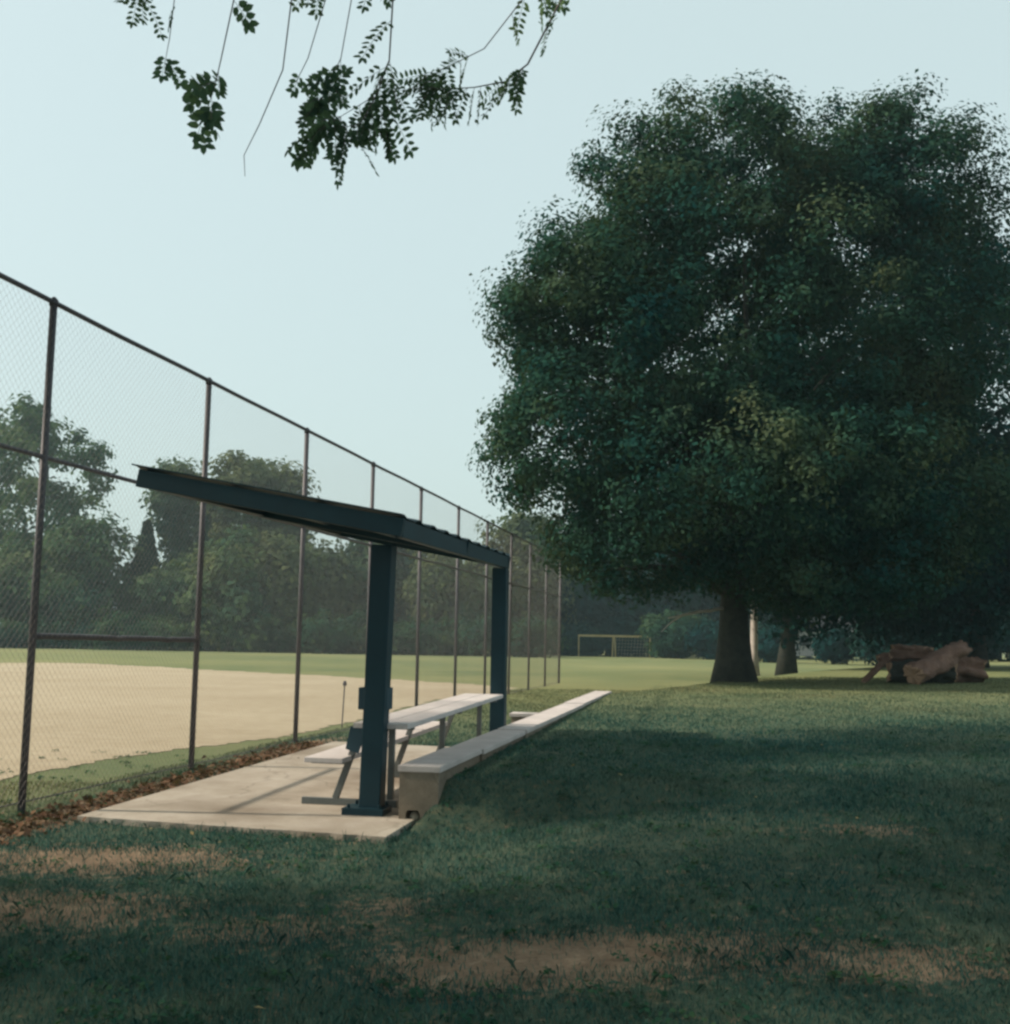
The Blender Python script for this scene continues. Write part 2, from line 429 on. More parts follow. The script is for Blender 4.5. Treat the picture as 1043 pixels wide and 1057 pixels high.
# ------------------------------------------------------------------ bench
def bench():
    B0 = G(345, 833); B0.z = 0
    def q_(l, t, z):
        p = B0 + W * l + T * t; p.z = float(pad_z(p.y)) + z; return p
    root = empty('player_bench', B0)
    tag(root, 'long pale plank bench with raised table board on slanted metal legs', 'bench')
    Z = Vector((0, 0, 1))
    def board(name, l0, l1, t0, t1, z, th, planks, m):
        b = MB(); w = (l1 - l0) / planks
        for i in range(planks):
            lc = l0 + w * (i + .5); a, c = q_(lc, t0, z), q_(lc, t1, z)
            b.bar(a, c, w - .008, th, W, .006)
        return b.build(name, m, root)
    board('table_board', .25, .75, -.32, 4.22, .735, .045, 2, M_board)
    board('seat_board', -.20, .16, -.28, 3.75, .42, .045, 1, M_board)
    for i, t in enumerate((0, 1.95, 3.9)):
        def bar(name, a, c, w=.05, h=.05):
            b = MB(); b.bar(q_(*a), q_(*c), w, h, T, .005); return b.build(name, M_benchleg, root)
        bar('skid', (-.30 if i == 0 else -.04, t, .03), (.58, t, .03), .05, .06)
        bar('leg', (.01, t, .06), (.235, t, .69), .05, .055)
        bar('leg', (.50, t + .06, .06), (.50, t + .06, .685), .05, .055)
        bar('table_bracket', (.18, t, .698), (.72, t, .698), .05, .03)
        bar('seat_bracket', (-.23, t + .03, .376), (.13, t + .03, .376), .05, .04)
        if i: continue
        b = MB()   # plate between seat and table
        a = [(.10, .50), (.22, .46), (.30, .70), (.14, .70)]
        vs = [q_(l, t - .036, z) for l, z in a] + [q_(l, t - .026, z) for l, z in a]
        b.add(vs, [(0, 1, 2, 3), (7, 6, 5, 4)] + [(k, k + 4, (k + 1) % 4 + 4, (k + 1) % 4) for k in range(4)])
        b.build('brace_plate', M_benchblue, root)
bench()

# ------------------------------------------------------------------ low concrete wall
W0 = G(411, 847)
def wall():
    Z = Vector((0, 0, 1))
    def q_(l, t, z):
        p = W0 + W * l + T * t; p.z = z; return p
    root = empty('retaining_wall', W0)
    tag(root, 'low tan concrete wall with pale flat cap stones at edge of the lawn', 'wall')
    segs = [(0, 1.72, 0, .448, .365), (1.80, 4.25, .012, .440, .37), (4.34, 10.4, .035, .452, .36), (10.5, 15.6, .03, .462, .36)]
    for i, (a, c, l, z, w) in enumerate(segs):
        b = MB()
        if i == 0:      # end block with a small drain opening at its foot
            prof = [(0, -.15), (.06, -.15), (.06, .06), (.075, .085), (.165, .085), (.185, .05), (.185, -.15), (.335, -.15), (.335, z - .05), (0, z - .05)]
            n = len(prof); vs = [q_(x, 0.012, y) for x, y in prof] + [q_(x, .5, y) for x, y in prof]
            b.add(vs, [tuple(range(n)), tuple(range(2 * n - 1, n - 1, -1))] + [(k, (k + 1) % n, (k + 1) % n + n, k + n) for k in range(n)])
            b.box(q_(.1675, (.505 + c) / 2, z / 2 - .10), (W, T, Z), (.1665, (c - .505) / 2, z / 2 + .05), .006)
        else:
            b.box(q_(.165 + l, (a + c) / 2, z / 2 - .10), (W, T, Z), (.165, (c - a) / 2, z / 2 + .05), .008)
        body = b.build('wall_block', M_block, root)
        n = 1 if i < 2 else 2
        for k in range(n):
            t0 = a - (0 if i == 0 else .03) + (c - a) * k / n; t1 = a + (c - a) * (k + 1) / n + (.03 if k == n - 1 else -.008)
            b = MB(); b.box(q_(w / 2 - .015 + l, (t0 + t1) / 2, z - .024), (W, T, Z), (w / 2, (t1 - t0) / 2, .026), .007)
            b.build('cap_stone', M_cap, body)
    # short return toward the fence at the end of the shelter
    t = 7.6
    b = MB(); b.box(q_(-.19, t, .15), (W, T, Z), (.175, .14, .24), .008); rb = b.build('wall_block', M_block, root)
    b = MB(); b.box(q_(-.20, t, .42), (W, T, Z), (.19, .17, .026), .006); b.build('cap_stone', M_cap, rb)
wall()

def rock(name, c, r, m, seed, label, cat, flat=.6, group=None):
    rg = random.Random(seed)
    bm = bmesh.new(); bmesh.ops.create_icosphere(bm, subdivisions=3, radius=1)
    ks = [Vector((rg.gauss(0, 1), rg.gauss(0, 1), rg.gauss(0, 1))) for _ in range(7)]
    for v in bm.verts:
        d = 1 + sum(.05 * math.sin(k.dot(v.co) * 2 + i) for i, k in enumerate(ks))
        v.co = Vector((v.co.x * d * r * 1.2, v.co.y * d * r, v.co.z * d * r * flat)) + Vector(c)
    b = MB(); b.bm(bm); o = b.build(name, m, None, True); tag(o, label, cat, group); return o
c = W0 + W * .125 + T * .10; rock('stone', (c.x, c.y, .02), .05, M_stone, 3, 'small round tan stone in the drain opening at the wall foot', 'stone', .9)

# ------------------------------------------------------------------ chain link fence
FP0 = G(197, 798, -.03); FPE = G(577, 706, .02)
FD = (FPE - FP0); FD.z = 0; FL_ = FD.length; FD.normalize(); FN = Vector((FD.y, -FD.x, 0))
FH = 4.43
def fence():
    gap = FL_ / 9
    root = empty('chain_link_fence', FP0)
    tag(root, 'tall weathered chain link fence with pipe posts along the ball field', 'fence')
    def at(s, z): 
        p = FP0 + FD * s; p.z = z; return p
    s0 = -2 * gap
    me = None
    for i in range(-2, 10):
        p = at(i * gap, 0)
        r = .033 if i < 9 else .042
        if me is None or i == 9:
            b = MB(); b.tube([(0, 0, -.3), (0, 0, FH - .03)], r, 12)
            b.tube([(0, 0, FH - .03), (0, 0, FH + .02), (0, 0, FH + .05)], [r * 1.25, r * 1.2, r * .4], 12)
            me = bpy.data.meshes.new('post'); me.from_pydata(b.v, [], b.f); me.update(); me.materials.append(M_galv)
            me.polygons.foreach_set('use_smooth', [len(q.vertices) == 4 for q in me.polygons])
        o = bpy.data.objects.new('post', me); COL.objects.link(o); o.parent = root; o.location = p - FP0 * 1.0; o.location.z = -FP0.z
        o.rotation_euler = (random.uniform(-.004, .004), random.uniform(-.004, .004), 0)
    def rail(name, a, c, r=.024):
        n = 24; b = MB(); a, c = Vector(a), Vector(c)
        pts = [a.lerp(c, k / n) + Vector((0, 0, -.012 * (k % 2) * random.random())) for k in range(n + 1)]
        b.tube(pts, r, 8); b.build(name, M_galv, root, True)
    off = FN * .0
    rail('top_rail', at(s0, FH + .005), at(FL_, FH + .03))
    rail('middle_rail', at(s0, 3.03), at(FL_, 3.10), .022)
    rail('brace_rail', at(-gap + .0, 1.47), at(-.05, 1.45), .028)
    rail('bottom_wire', at(s0, .06), at(FL_, .09), .006)
    # woven mesh: straight wires crossing on the diagonal, two layers
    V = []; Fi = []
    z0, z1 = .03, FH; Hh = z1 - z0; r = .0009; sp = .08
    for layer, sg in ((0, 1), (1, -1)):
        nrm = FN * (.046 + .003 * layer)
        k0 = int((s0 - Hh) / sp) - 1; k1 = int((FL_ + Hh) / sp) + 1
        for k in range(k0, k1):
            s_ = k * sp
            a = [s_, z0]; c = [s_ + sg * Hh, z1]
            lo, hi = s0, FL_
            # clip to [lo, hi] along s
            t0, t1 = 0.0, 1.0; ds = c[0] - a[0]
            ta, tb = (lo - a[0]) / ds, (hi - a[0]) / ds
            t0 = max(t0, min(ta, tb)); t1 = min(t1, max(ta, tb))
            if t1 - t0 < .002: continue
            p = at(s_ + ds * t0, z0 + Hh * t0) + nrm; q = at(s_ + ds * t1, z0 + Hh * t1) + nrm
            d = (q - p).normalized(); e1 = FN; e2 = d.cross(e1)
            bse = len(V)
            for pt in (p, q):
                for an in (0, 2.094, 4.189): V.append(pt + (e1 * math.cos(an) + e2 * math.sin(an)) * r)
            for j in range(3): Fi += [bse + j, bse + (j + 1) % 3, bse + 3 + (j + 1) % 3, bse + 3 + j]
    me = np_mesh('wire_mesh', np.array([tuple(v) for v in V]), Fi, 4)
    link_mesh('wire_mesh', me, M_wire, root)
fence()

# thin stake beyond the fence
p = G(353, 751, .02)
b = MB(); t_ = P(356, 706, p.y); b.tube([p, p.lerp(t_, .5), t_], .011, 8)
b2 = t_; b.tube([b2 + Vector((0, 0, -.03)), b2 + Vector((0, 0, .0)), b2 + Vector((0, 0, .05))], [.03, .035, .02], 8)
o = b.build('stake', M_galv); tag(o, 'thin metal stake with a small knob on top beyond the fence', 'stake')

# ------------------------------------------------------------------ far goal and house
def goal():
    Y = 122; zb = 0
    A, B_ = P(597, 656, Y), P(672, 657.5, Y)
    root = empty('goal_frame', ((A.x + B_.x) / 2, Y, -.05))
    tag(root, 'distant tan goal frame with a crossbar and net at the far field edge', 'goal')
    b = MB(); b.bar(A, B_, .16, .2, None, .02); b.build('crossbar', M_goal, root)
    for p, r in ((A.lerp(B_, .01), .06), (A.lerp(B_, .99), .08)):
        b = MB(); b.tube([(p.x, Y, -.1), (p.x, Y, p.z - .1)], r, 8); b.build('post', M_goal, root)
    c = A.lerp(B_, .49)
    for dx in (-.14, .22):
        b = MB(); b.bar((c.x + dx, Y - .0, -.1), (c.x + dx * .4, Y, c.z - .1), .12, .12, (1, 0, 0), .01); b.build('centre_support', M_goal, root)
    b = MB()
    for i in range(13):
        x = c.x + (B_.x - c.x) * i / 12; b.bar((x, Y + .2, A.z - .1), (x, Y + 1.6, 0), .016, .016)
    for i in range(7):
        f = i / 6; b.bar((c.x, Y + .2 + 1.4 * f, (A.z - .1) * (1 - f) + .02), (B_.x, Y + .2 + 1.4 * f, (A.z - .1) * (1 - f) + .02), .016, .016)
    b.build('net', M_net, root)
goal()
def house():
    Y = 128
    A, B_ = P(812, 680, Y), P(906, 680, Y)
    z0 = .55
    root = empty('house', ((A.x + B_.x) / 2, Y, z0))
    tag(root, 'pale low house glimpsed through dark trunks right of the big tree', 'house')
    b = MB(); X = Vector((1, 0, 0)); Yv = Vector((0, 1, 0)); Z = Vector((0, 0, 1))
    w = (B_.x - A.x) / 2; cx = (A.x + B_.x) / 2
    b.box((cx, Y + 3, z0 + 1.3), (X, Yv, Z), (w, 3, 1.45)); b.build('wall', M_siding, root)
    b = MB(); o_ = w + .35
    vs = [(cx - o_, Y - .4, z0 + 2.7), (cx + o_, Y - .4, z0 + 2.7), (cx + o_, Y + 6.4, z0 + 2.7), (cx - o_, Y + 6.4, z0 + 2.7), (cx - o_, Y + 3, z0 + 4.4), (cx + o_, Y + 3, z0 + 4.4)]
    b.add(vs, [(0, 1, 5, 4), (2, 3, 4, 5), (0, 4, 3), (1, 2, 5), (3, 2, 1, 0)]); b.build('roof', M_roofing, root)
    for k in (-.6, -.05, .55):
        b = MB(); b.box((cx + w * k, Y - .02, z0 + 1.5), (X, Yv, Z), (.62, .05, .62), .01); f = b.build('window_frame', M_siding, root)
        b = MB(); b.box((cx + w * k, Y - .075, z0 + 1.5), (X, Yv, Z), (.54, .012, .54)); b.build('pane', M_glassdark, f)
    b = MB(); b.box((cx + w * .25, Y - .03, z0 + .95), (X, Yv, Z), (.45, .05, 1.0), .01); b.build('door', M_benchblue, root)
house()

# ------------------------------------------------------------------ trees
def rnd_dirs(rg, n):
    d = rg.normal(0, 1, (n, 3)); return d / np.linalg.norm(d, axis=1)[:, None]
def leaf_cards(name, C, Nn, size, rg, m, parent, ratio=.55):
    """one pointed four-cornered leaf per centre"""
    n = len(C)
    a = np.cross(Nn, rnd_dirs(rg, n)); a /= np.linalg.norm(a, axis=1)[:, None] + 1e-9
    b = np.cross(Nn, a)
    L_ = size[:, None] * .5; w = L_ * ratio
    fold = Nn * (size * .10)[:, None]
    V = np.stack([C - a * L_, C - b * w + a * L_ * .15 + fold, C + a * L_, C + b * w + a * L_ * .15 + fold], 1).reshape(-1, 3)
    me = np_mesh(name, V, np.arange(4 * n), 4)
    return link_mesh(name, me, m, parent)
def crown_clumps(rg, ells, n, inner=.5, rough=.12):
    """clump centres spread through the outer part of the union of ellipsoids"""
    out = []; nor = []; vol = np.array([e[1][0] * e[1][1] * e[1][2] for e in ells]); pr = vol ** (2 / 3); pr = pr / pr.sum()
    k = rg.normal(0, 2.2, (6, 3)); ph = rg.random(6) * 6.28
    while len(out) < n:
        e = ells[rg.choice(len(ells), p=pr)]; d = rnd_dirs(rg, 1)[0]
        lump = 1 + rough * np.sin(k @ d + ph).sum() / 1.8
        f = (inner + (1 - inner) * rg.random() ** .55) * lump
        p = np.array(e[0]) + d * np.array(e[1]) * f
        ok = True
        for e2 in ells:
            if e2 is e: continue
            if np.linalg.norm((p - np.array(e2[0])) / np.array(e2[1])) < inner * .8: ok = False; break
        if ok: out.append(p); nor.append(d)
    return np.array(out), np.array(nor)
def limb(b, p, q, r0_, r1_, rg, n=6, sag=.08, seg=7):
    p, q = Vector(p), Vector(q); L_ = (q - p).length; pts = []
    o1 = Vector(rg.normal(0, 1, 3)) * L_ * .05
    for i in range(seg + 1):
        t = i / seg; w = math.sin(t * math.pi)
        pts.append(p.lerp(q, t) + o1 * w + Vector((0, 0, sag * L_ * w)) + Vector(rg.normal(0, 1, 3)) * L_ * .008 * w)
    b.tube(pts, [r0_ + (r1_ - r0_) * (i / seg) for i in range(seg + 1)], n)
def tree(name, base, ells, n_cl, per, leaf, clr, tr, label, cat, seed, m, bark=M_bark, inner=.5, group=None, limbs=10, fork=None, ratio=.55, rough=.12, flat=.7, sides=12):
    rg = np.random.default_rng(seed)
    base = Vector(base); base.z = hz(base.x, base.y) - .03
    root = empty(name, base); tag(root, label, cat, group)
    C, D = crown_clumps(rg, ells, n_cl, inner, rough)
    idx = np.repeat(np.arange(n_cl), per)
    cr = clr * (.65 + .7 * rg.random(n_cl))
    off = rnd_dirs(rg, len(idx)) * (rg.random(len(idx)) ** .6)[:, None]; off[:, 2] *= flat
    pts = C[idx] + off * cr[idx][:, None]
    nr = off * .95 + D[idx] * .35 + rg.normal(0, .36, (len(idx), 3)) + np.array([0, 0, .35])
    nr /= np.linalg.norm(nr, axis=1)[:, None]
    size = leaf * (.6 + .8 * rg.random(len(idx)))
    leaf_cards('crown', pts, nr, size, rg, m, root, ratio)
    # trunk with a flared foot and limbs reaching into the crown
    cen = Vector(np.mean([np.array(e[0]) for e in ells], 0)); topz = max(e[0][2] + e[1][2] * .35 for e in ells) if tr < .45 else cen.z + .5
    fk = fork if fork else base.z + (cen.z - base.z) * .5
    tx = base.lerp(Vector((cen.x, cen.y, base.z)), .35)
    b = MB(); pts = []; rad = []
    for i in range(12):
        t = i / 11; z = base.z - .15 + (topz - base.z + .15) * t
        x = base.lerp(Vector((cen.x, cen.y, 0)), .6 * t ** 1.3)
        pts.append(Vector((x.x + rg.normal(0, .05) * tr * (i > 1), x.y, z)))
        h_ = max(z - base.z, 0)
        rad.append(tr * (1 + .5 * math.exp(-h_ / (tr * 1.1))) * (1 - .78 * t))
    pr = random.Random(seed); b.tube(pts, rad, sides, True, .10, pr)
    trunk = b.build('trunk', bark, root, True)
    if limbs:
        b = MB(); order = rg.permutation(n_cl)[:limbs]
        for j in order:
            t = .35 + .5 * rg.random(); z = base.z + (topz - base.z) * max(t * .8, (fk - base.z) / max(topz - base.z, .1))
            i_ = min(10, max(1, int((z - base.z) / (topz - base.z) * 11)))
            limb(b, pts[i_], tuple(np.array(pts[i_]) * .3 + C[j] * .7), rad[i_] * .4, .02 + tr * .05, rg)
        b.build('limbs', bark, root, True)
    return root

# --- the big tree
YB = 32.0
def E(px, py, rx, ry, Y, dp=None):
    """ellipsoid from its middle and half sizes as seen, its depth, and its half depth in metres"""
    c = P(px, py, Y); k = Y / F * 1.006
    return ((c.x, c.y, c.z), (rx * k, dp if dp else rx * k, ry * k))
bp = G(758, 700, .49); s_ = YB / bp.y
base = P(758, 700, YB)
ells = [E(775, 348, 205, 225, 32), E(620, 370, 105, 165, 31, 4.5), E(680, 250, 98, 110, 32, 4.5), E(572, 325, 62, 78, 31, 3.5), E(590, 465, 92, 90, 30.5, 3.5),
        E(900, 320, 150, 205, 33.5, 6), E(760, 222, 140, 108, 33, 5), E(760, 500, 190, 95, 31, 6), E(900, 520, 150, 85, 32, 5), E(888, 238, 110, 102, 33, 5), E(660, 565, 95, 55, 31, 4), E(850, 590, 130, 50, 31, 4)]
BIG = tree('maple_tree', base, ells, 1500, 230, .14, .85, .46, 'huge dense dark green tree with thick trunk filling the right side', 'tree', 11, M_leaf_big, inner=.55, limbs=14, fork=3.2, rough=.08, sides=20)
b = MB(); rg = np.random.default_rng(5)
limb(b, P(748, 628, 31.8), P(690, 638, 31), .05, .02, rg, 7, .02, 8)
limb(b, P(705, 635, 31.2), P(683, 652, 31), .025, .01, rg, 5, .0, 5)
b.build('dead_branch', M_palebark, BIG, True)

# --- trees behind it on the mound
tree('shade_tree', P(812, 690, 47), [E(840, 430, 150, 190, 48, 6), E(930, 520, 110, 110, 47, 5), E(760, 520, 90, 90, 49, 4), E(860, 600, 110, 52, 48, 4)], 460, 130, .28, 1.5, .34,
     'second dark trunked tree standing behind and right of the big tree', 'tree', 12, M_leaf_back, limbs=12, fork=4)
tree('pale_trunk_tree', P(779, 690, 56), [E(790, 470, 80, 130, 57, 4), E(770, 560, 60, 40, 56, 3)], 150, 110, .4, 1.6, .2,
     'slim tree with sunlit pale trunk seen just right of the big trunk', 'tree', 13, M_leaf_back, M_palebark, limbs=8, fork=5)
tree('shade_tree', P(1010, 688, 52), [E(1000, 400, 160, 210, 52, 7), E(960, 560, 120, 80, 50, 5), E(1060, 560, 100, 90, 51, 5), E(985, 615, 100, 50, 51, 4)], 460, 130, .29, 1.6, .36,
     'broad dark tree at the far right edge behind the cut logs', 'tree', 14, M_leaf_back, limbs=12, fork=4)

# --- the wood beyond the mound
k = 0
for px, py, hw, Y in [(588, 560, 40, 132), (628, 545, 48, 138), (672, 530, 55, 130), (722, 540, 50, 136), (770, 520, 55, 130), (822, 540, 46, 142), (868, 530, 50, 142), (918, 525, 55, 118), (975, 500, 60, 112), (1030, 480, 60, 110), (1085, 480, 60, 114)]:
    cy = (py + 655) / 2
    low = E(px, cy + 12, hw, (655 - py) / 2, Y); hi = E(px + random.uniform(-12, 12), py + 38, hw * .7, 40, Y)
    lab = 'dark tree in the shadowed wood, ' + ['just right of the fence end', 'above the left end of the tan goal', 'above the right end of the tan goal', 'left of the big trunk', 'straight behind the big trunk', 'above the left half of the pale house', 'above the right half of the pale house', 'left of the cut logs', 'above the cut logs', 'behind the logs at the right edge', 'outermost at the right edge'][k]
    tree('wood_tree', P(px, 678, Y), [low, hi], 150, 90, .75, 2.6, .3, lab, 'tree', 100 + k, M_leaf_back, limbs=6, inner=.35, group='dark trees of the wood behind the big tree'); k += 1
sh = [(600, 648, 26, 126, 'just right of the fence end'), (645, 640, 28, 128, 'behind the tan goal'), (700, 632, 36, 116, 'left of the big trunk with paler leaves'), (737, 645, 24, 112, 'touching the left side of the big trunk'),
      (795, 648, 20, 100, 'between the pale trunk and the second trunk'), (862, 655, 13, 96, 'in front of the pale house'), (905, 648, 17, 92, 'at the right end of the pale house'), (940, 640, 34, 84, 'directly behind the cut logs'), (990, 632, 40, 80, 'right of the cut logs'), (1040, 628, 44, 84, 'at the right edge')]
for i, (px, py, hw, Y, w) in enumerate(sh):
    bs = P(px, 677, Y); rg = np.random.default_rng(200 + i)
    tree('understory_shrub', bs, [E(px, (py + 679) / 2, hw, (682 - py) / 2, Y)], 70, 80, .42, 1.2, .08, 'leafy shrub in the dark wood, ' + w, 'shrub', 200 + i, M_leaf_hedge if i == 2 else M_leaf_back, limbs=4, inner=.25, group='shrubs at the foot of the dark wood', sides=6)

# --- trees across the ball field
far = [(-45, 450, 55, 134, 0, 'outermost at the left edge'), (45, 418, 82, 126, 0, 'tallest, with open crown above the left fence panel'), (85, 548, 55, 118, 0, 'low and round below the tallest left tree'), (15, 560, 60, 120, 0, 'low and dark at the left edge'),
       (190, 484, 38, 132, 0, 'seen above the roof tip, left of the first full post'), (252, 474, 42, 128, 1, 'with the sunlit top showing above the roof'), (292, 486, 30, 134, 1, 'just right of the sunlit top, above the roof'),
       (180, 580, 44, 118, 0, 'low, in front, left of the first full post'), (235, 566, 52, 116, 0, 'low and broad under the middle of the roof'), (292, 560, 45, 118, 1, 'olive and rounded, left of the second post'),
       (338, 568, 36, 122, 1, 'pale, just right of the second post'), (378, 556, 34, 126, 0, 'behind the near steel post'), (418, 548, 34, 130, 0, 'right of the near steel post'), (456, 572, 34, 122, 1, 'below the small gap of sky between the steel posts'),
       (497, 580, 36, 124, 0, 'left of the far steel post'), (538, 528, 46, 128, 1, 'tall and brownish behind the far end of the fence'), (572, 560, 32, 134, 0, 'where the fence meets the dark wood')]
for i, (px, py, hw, Y, kd, w) in enumerate(far):
    bot = 652 if py > 500 else 610
    if py < 500:
        es = [E(px, py + 55, hw, 58, Y), E(px + hw * .15, py + 120, hw * .85, 45, Y), E(px - hw * .3, py + 30, hw * .55, 32, Y)]
    else:
        es = [E(px, (py + bot) / 2 + 6, hw, (bot - py) / 2, Y), E(px + random.uniform(-.3, .3) * hw, py + 26, hw * .6, 28, Y)]
    open_ = i == 1
    tree('field_tree', P(px, 667 + (px - 60) * .0175, Y), es, 85 if open_ else 130, 95, .65, 2.0, .32, 'tree across the ball field, ' + w, 'tree', 300 + i, M_leaf_olive if kd else M_leaf_far, limbs=9, inner=.3, rough=.2,
         group='trees across the ball field')
def conifer(px, py, hw, Y, label, seed):
    rg = np.random.default_rng(seed); bs = P(px, 668, Y); bs.z = 0; tp = P(px, py, Y); k = Y / F
    root = empty('conifer_tree', bs); tag(root, label, 'tree')
    H = tp.z; n = 9000; t = rg.random(n) ** .85; an = rg.random(n) * 6.283
    lay = .75 + .25 * np.abs(np.sin(t * 34 + rg.random(n) * .8)); r = hw * k * (1 - t) * lay * np.sqrt(rg.random(n)) + .12
    z = H * (.06 + .94 * t) - r * .28
    C = np.stack([bs.x + r * np.cos(an), bs.y + r * np.sin(an), z], 1)
    nr = np.stack([np.cos(an) * .5, np.sin(an) * .5, np.ones(n)], 1) + rg.normal(0, .3, (n, 3)); nr /= np.linalg.norm(nr, axis=1)[:, None]
    leaf_cards('crown', C, nr, .7 * (.5 + rg.random(n)), rg, M_leaf_conifer, root, .4)
    b = MB(); b.tube([(bs.x, bs.y, -.2), (bs.x, bs.y, H * .95)], [.22, .03], 8); b.build('trunk', M_bark, root)
conifer(146, 538, 42, 121, 'pointed dark conifer in the gap left of the first full fence post', 401)
hp = list(range(-40, 590, 42))
places = ['at the outermost left', 'at the left edge', 'under the tallest left tree', 'just right of the tallest left tree', 'below the pointed conifer', 'left of the first full fence post', 'right of the first full post', 'under the middle of the roof', 'left of the second fence post', 'right of the second fence post', 'left of the near steel post', 'right of the near steel post', 'midway between the steel posts', 'left of the far steel post', 'right of the far steel post', 'next to the fence end']
for i, px in enumerate(hp[:16]):
    py = 634 + random.uniform(-5, 6) + (px > 330) * 2; Y = 112 + random.uniform(-2, 2)
    tree('hedge_shrub', P(px, 669 + (px - 60) * .0175, Y), [E(px, (py + 672) / 2 + 4, 30, (676 - py) / 2, Y, 2.2)], 70, 70, .42, 1.1, .07, 'low vine covered shrub along the far field edge, ' + places[i], 'shrub', 500 + i, M_leaf_hedge, limbs=4, inner=.3,
         group='shrubs in the hedge along the far field edge', sides=6)

# ------------------------------------------------------------------ tree overhead, reaching into the top of the picture
def overhead():
    rg = np.random.default_rng(77); pr = random.Random(77)
    base = Vector((3.4, -3.2, 0)); base.z = hz(base.x, base.y) - .02
    root = empty('locust_tree', base); tag(root, 'tree with feathery pinnate leaves hanging into the top of the picture', 'tree')
    b = MB(); pts = [base + Vector((0, 0, -.2)), base + Vector((0, .05, .4)), base + Vector((-.1, .2, 2)), base + Vector((-.25, .6, 4)), base + Vector((-.4, 1.3, 6.5)), base + Vector((-.5, 2.2, 9))]
    b.tube(pts, [.42, .3, .26, .23, .18, .1], 14, True, .1, pr); b.build('trunk', M_bark, root, True)
    # hanging twigs, each a chain of points in the picture at its own depth, ending in compound leaves
    tw = MB(); lv = []; ln = []; ls = []
    hub = Vector((.4, 3.6, 5.6))
    limb(tw, pts[3], hub, .14, .06, rg, 8, .1, 9)
    leafV = []; leafF = []
    def leaflet(p, d, n, L_, w):
        s_ = d.cross(n).normalized(); k = len(leafV)
        m = n * L_ * .10
        leafV.extend([p, p + d * L_ * .3 - s_ * w * .48 + m, p + d * L_ * .7 - s_ * w * .42 + m * .6, p + d * L_, p + d * L_ * .7 + s_ * w * .42 + m * .6, p + d * L_ * .3 + s_ * w * .48 + m])
        leafF.append([k + j for j in range(6)])
    def compound(p, d, length, pairs, L_, w):
        d = d.normalized(); nrm = Vector(rg.normal(0, 1, 3)); nrm = (nrm - d * nrm.dot(d)).normalized()
        s_ = d.cross(nrm); q = p.copy(); pp = [p.copy()]
        dd = d.copy()
        for k in range(pairs):
            dd = (dd + Vector((0, 0, -.07))).normalized(); q = q + dd * length / pairs; pp.append(q.copy())
            for sg in (-1, 1):
                e = (dd * .45 + s_ * sg * .9 + Vector(rg.normal(0, .12, 3))).normalized()
                leaflet(q + e * .004, e, (nrm + Vector(rg.normal(0, .25, 3))).normalized(), L_ * (.8 + .4 * rg.random()), w)
        leaflet(q, dd, nrm, L_, w)
        tw.tube(pp, .0012, 4, False)
    def twig(chain, r0_, r1_, leaves, Y, spread, ln_, pairs, L_, w, down=.5):
        P_ = [P(x, y, Y + dy) for x, y, dy in chain]
        n = len(P_); fine = []
        for i in range(n - 1):
            for k in range(5): fine.append(P_[i].lerp(P_[i + 1], k / 5))
        fine.append(P_[-1])
        tw.tube(fine, [.7 * (r0_ + (r1_ - r0_) * i / (len(fine) - 1)) for i in range(len(fine))], 6)
        for j in range(leaves):
            t = rg.random() ** .7; i = min(int(t * (len(fine) - 1)), len(fine) - 2)
            p = fine[i]; d = (fine[i + 1] - fine[i]).normalized()
            e = d * .5 + Vector(rg.normal(0, spread, 3)) + Vector((0, 0, -down))
            compound(p, e, ln_ * (.7 + .5 * rg.random()), pairs, L_, w)
        return P_[0]
    # middle sprays
    tops = []
    tops.append(twig([(408, -40, 0), (402, 62, -.1), (390, 95, -.1), (372, 128, -.15), (350, 132, -.2)], .006, .002, 15, 5.0, .5, .25, 9, .042, .02, .35))
    tops.append(twig([(402, 62, -.1), (385, 100, -.1), (352, 120, -.1), (320, 140, -.1)], .004, .0015, 15, 5.0, .45, .26, 9, .042, .02, .3))
    tops.append(twig([(370, -40, .3), (352, 60, .2), (338, 90, .2), (330, 104, .2)], .004, .002, 14, 5.0, .5, .13, 5, .046, .026, .2))
    tops.append(twig([(385, 98, -.1), (395, 120, -.1), (402, 140, -.1)], .003, .001, 6, 5.0, .4, .12, 6, .04, .018, .5))
    # left cluster
    tops.append(twig([(250, -40, .2), (228, 62, .1), (222, 88, .1), (214, 112, .1)], .005, .002, 11, 4.8, .5, .13, 4, .056, .034, .25))
    tops.append(twig([(214, 112, .1), (212, 130, .1), (209, 142, .1)], .002, .001, 2, 4.8, .2, .07, 2, .05, .03, .6))
    tops.append(twig([(185, -40, .4), (175, 40, .4), (170, 66, .4)], .004, .002, 4, 5.0, .5, .15, 5, .045, .025, .2))
    # bare twig
    tops.append(twig([(306, -40, .2), (292, 72, .1), (268, 128, .1), (252, 160, .1), (253, 182, .1)], .005, .0018, 0, 4.9, .3, .1, 3, .04, .02))
    tops.append(twig([(345, -30, .3), (318, 60, .2), (306, 84, .2), (300, 86, .2)], .004, .0018, 1, 4.9, .2, .09, 4, .04, .022, .0))
    # right sprays
    tops.append(twig([(600, -40, .3), (545, 66, .1), (522, 84, .1), (490, 90, .1), (455, 92, .1), (430, 86, .1)], .008, .002, 30, 5.4, .45, .18, 7, .038, .018, .45))
    tops.append(twig([(570, -40, .3), (500, 50, .2), (460, 70, .2), (435, 82, .2)], .005, .002, 22, 5.4, .5, .16, 6, .038, .018, .3))
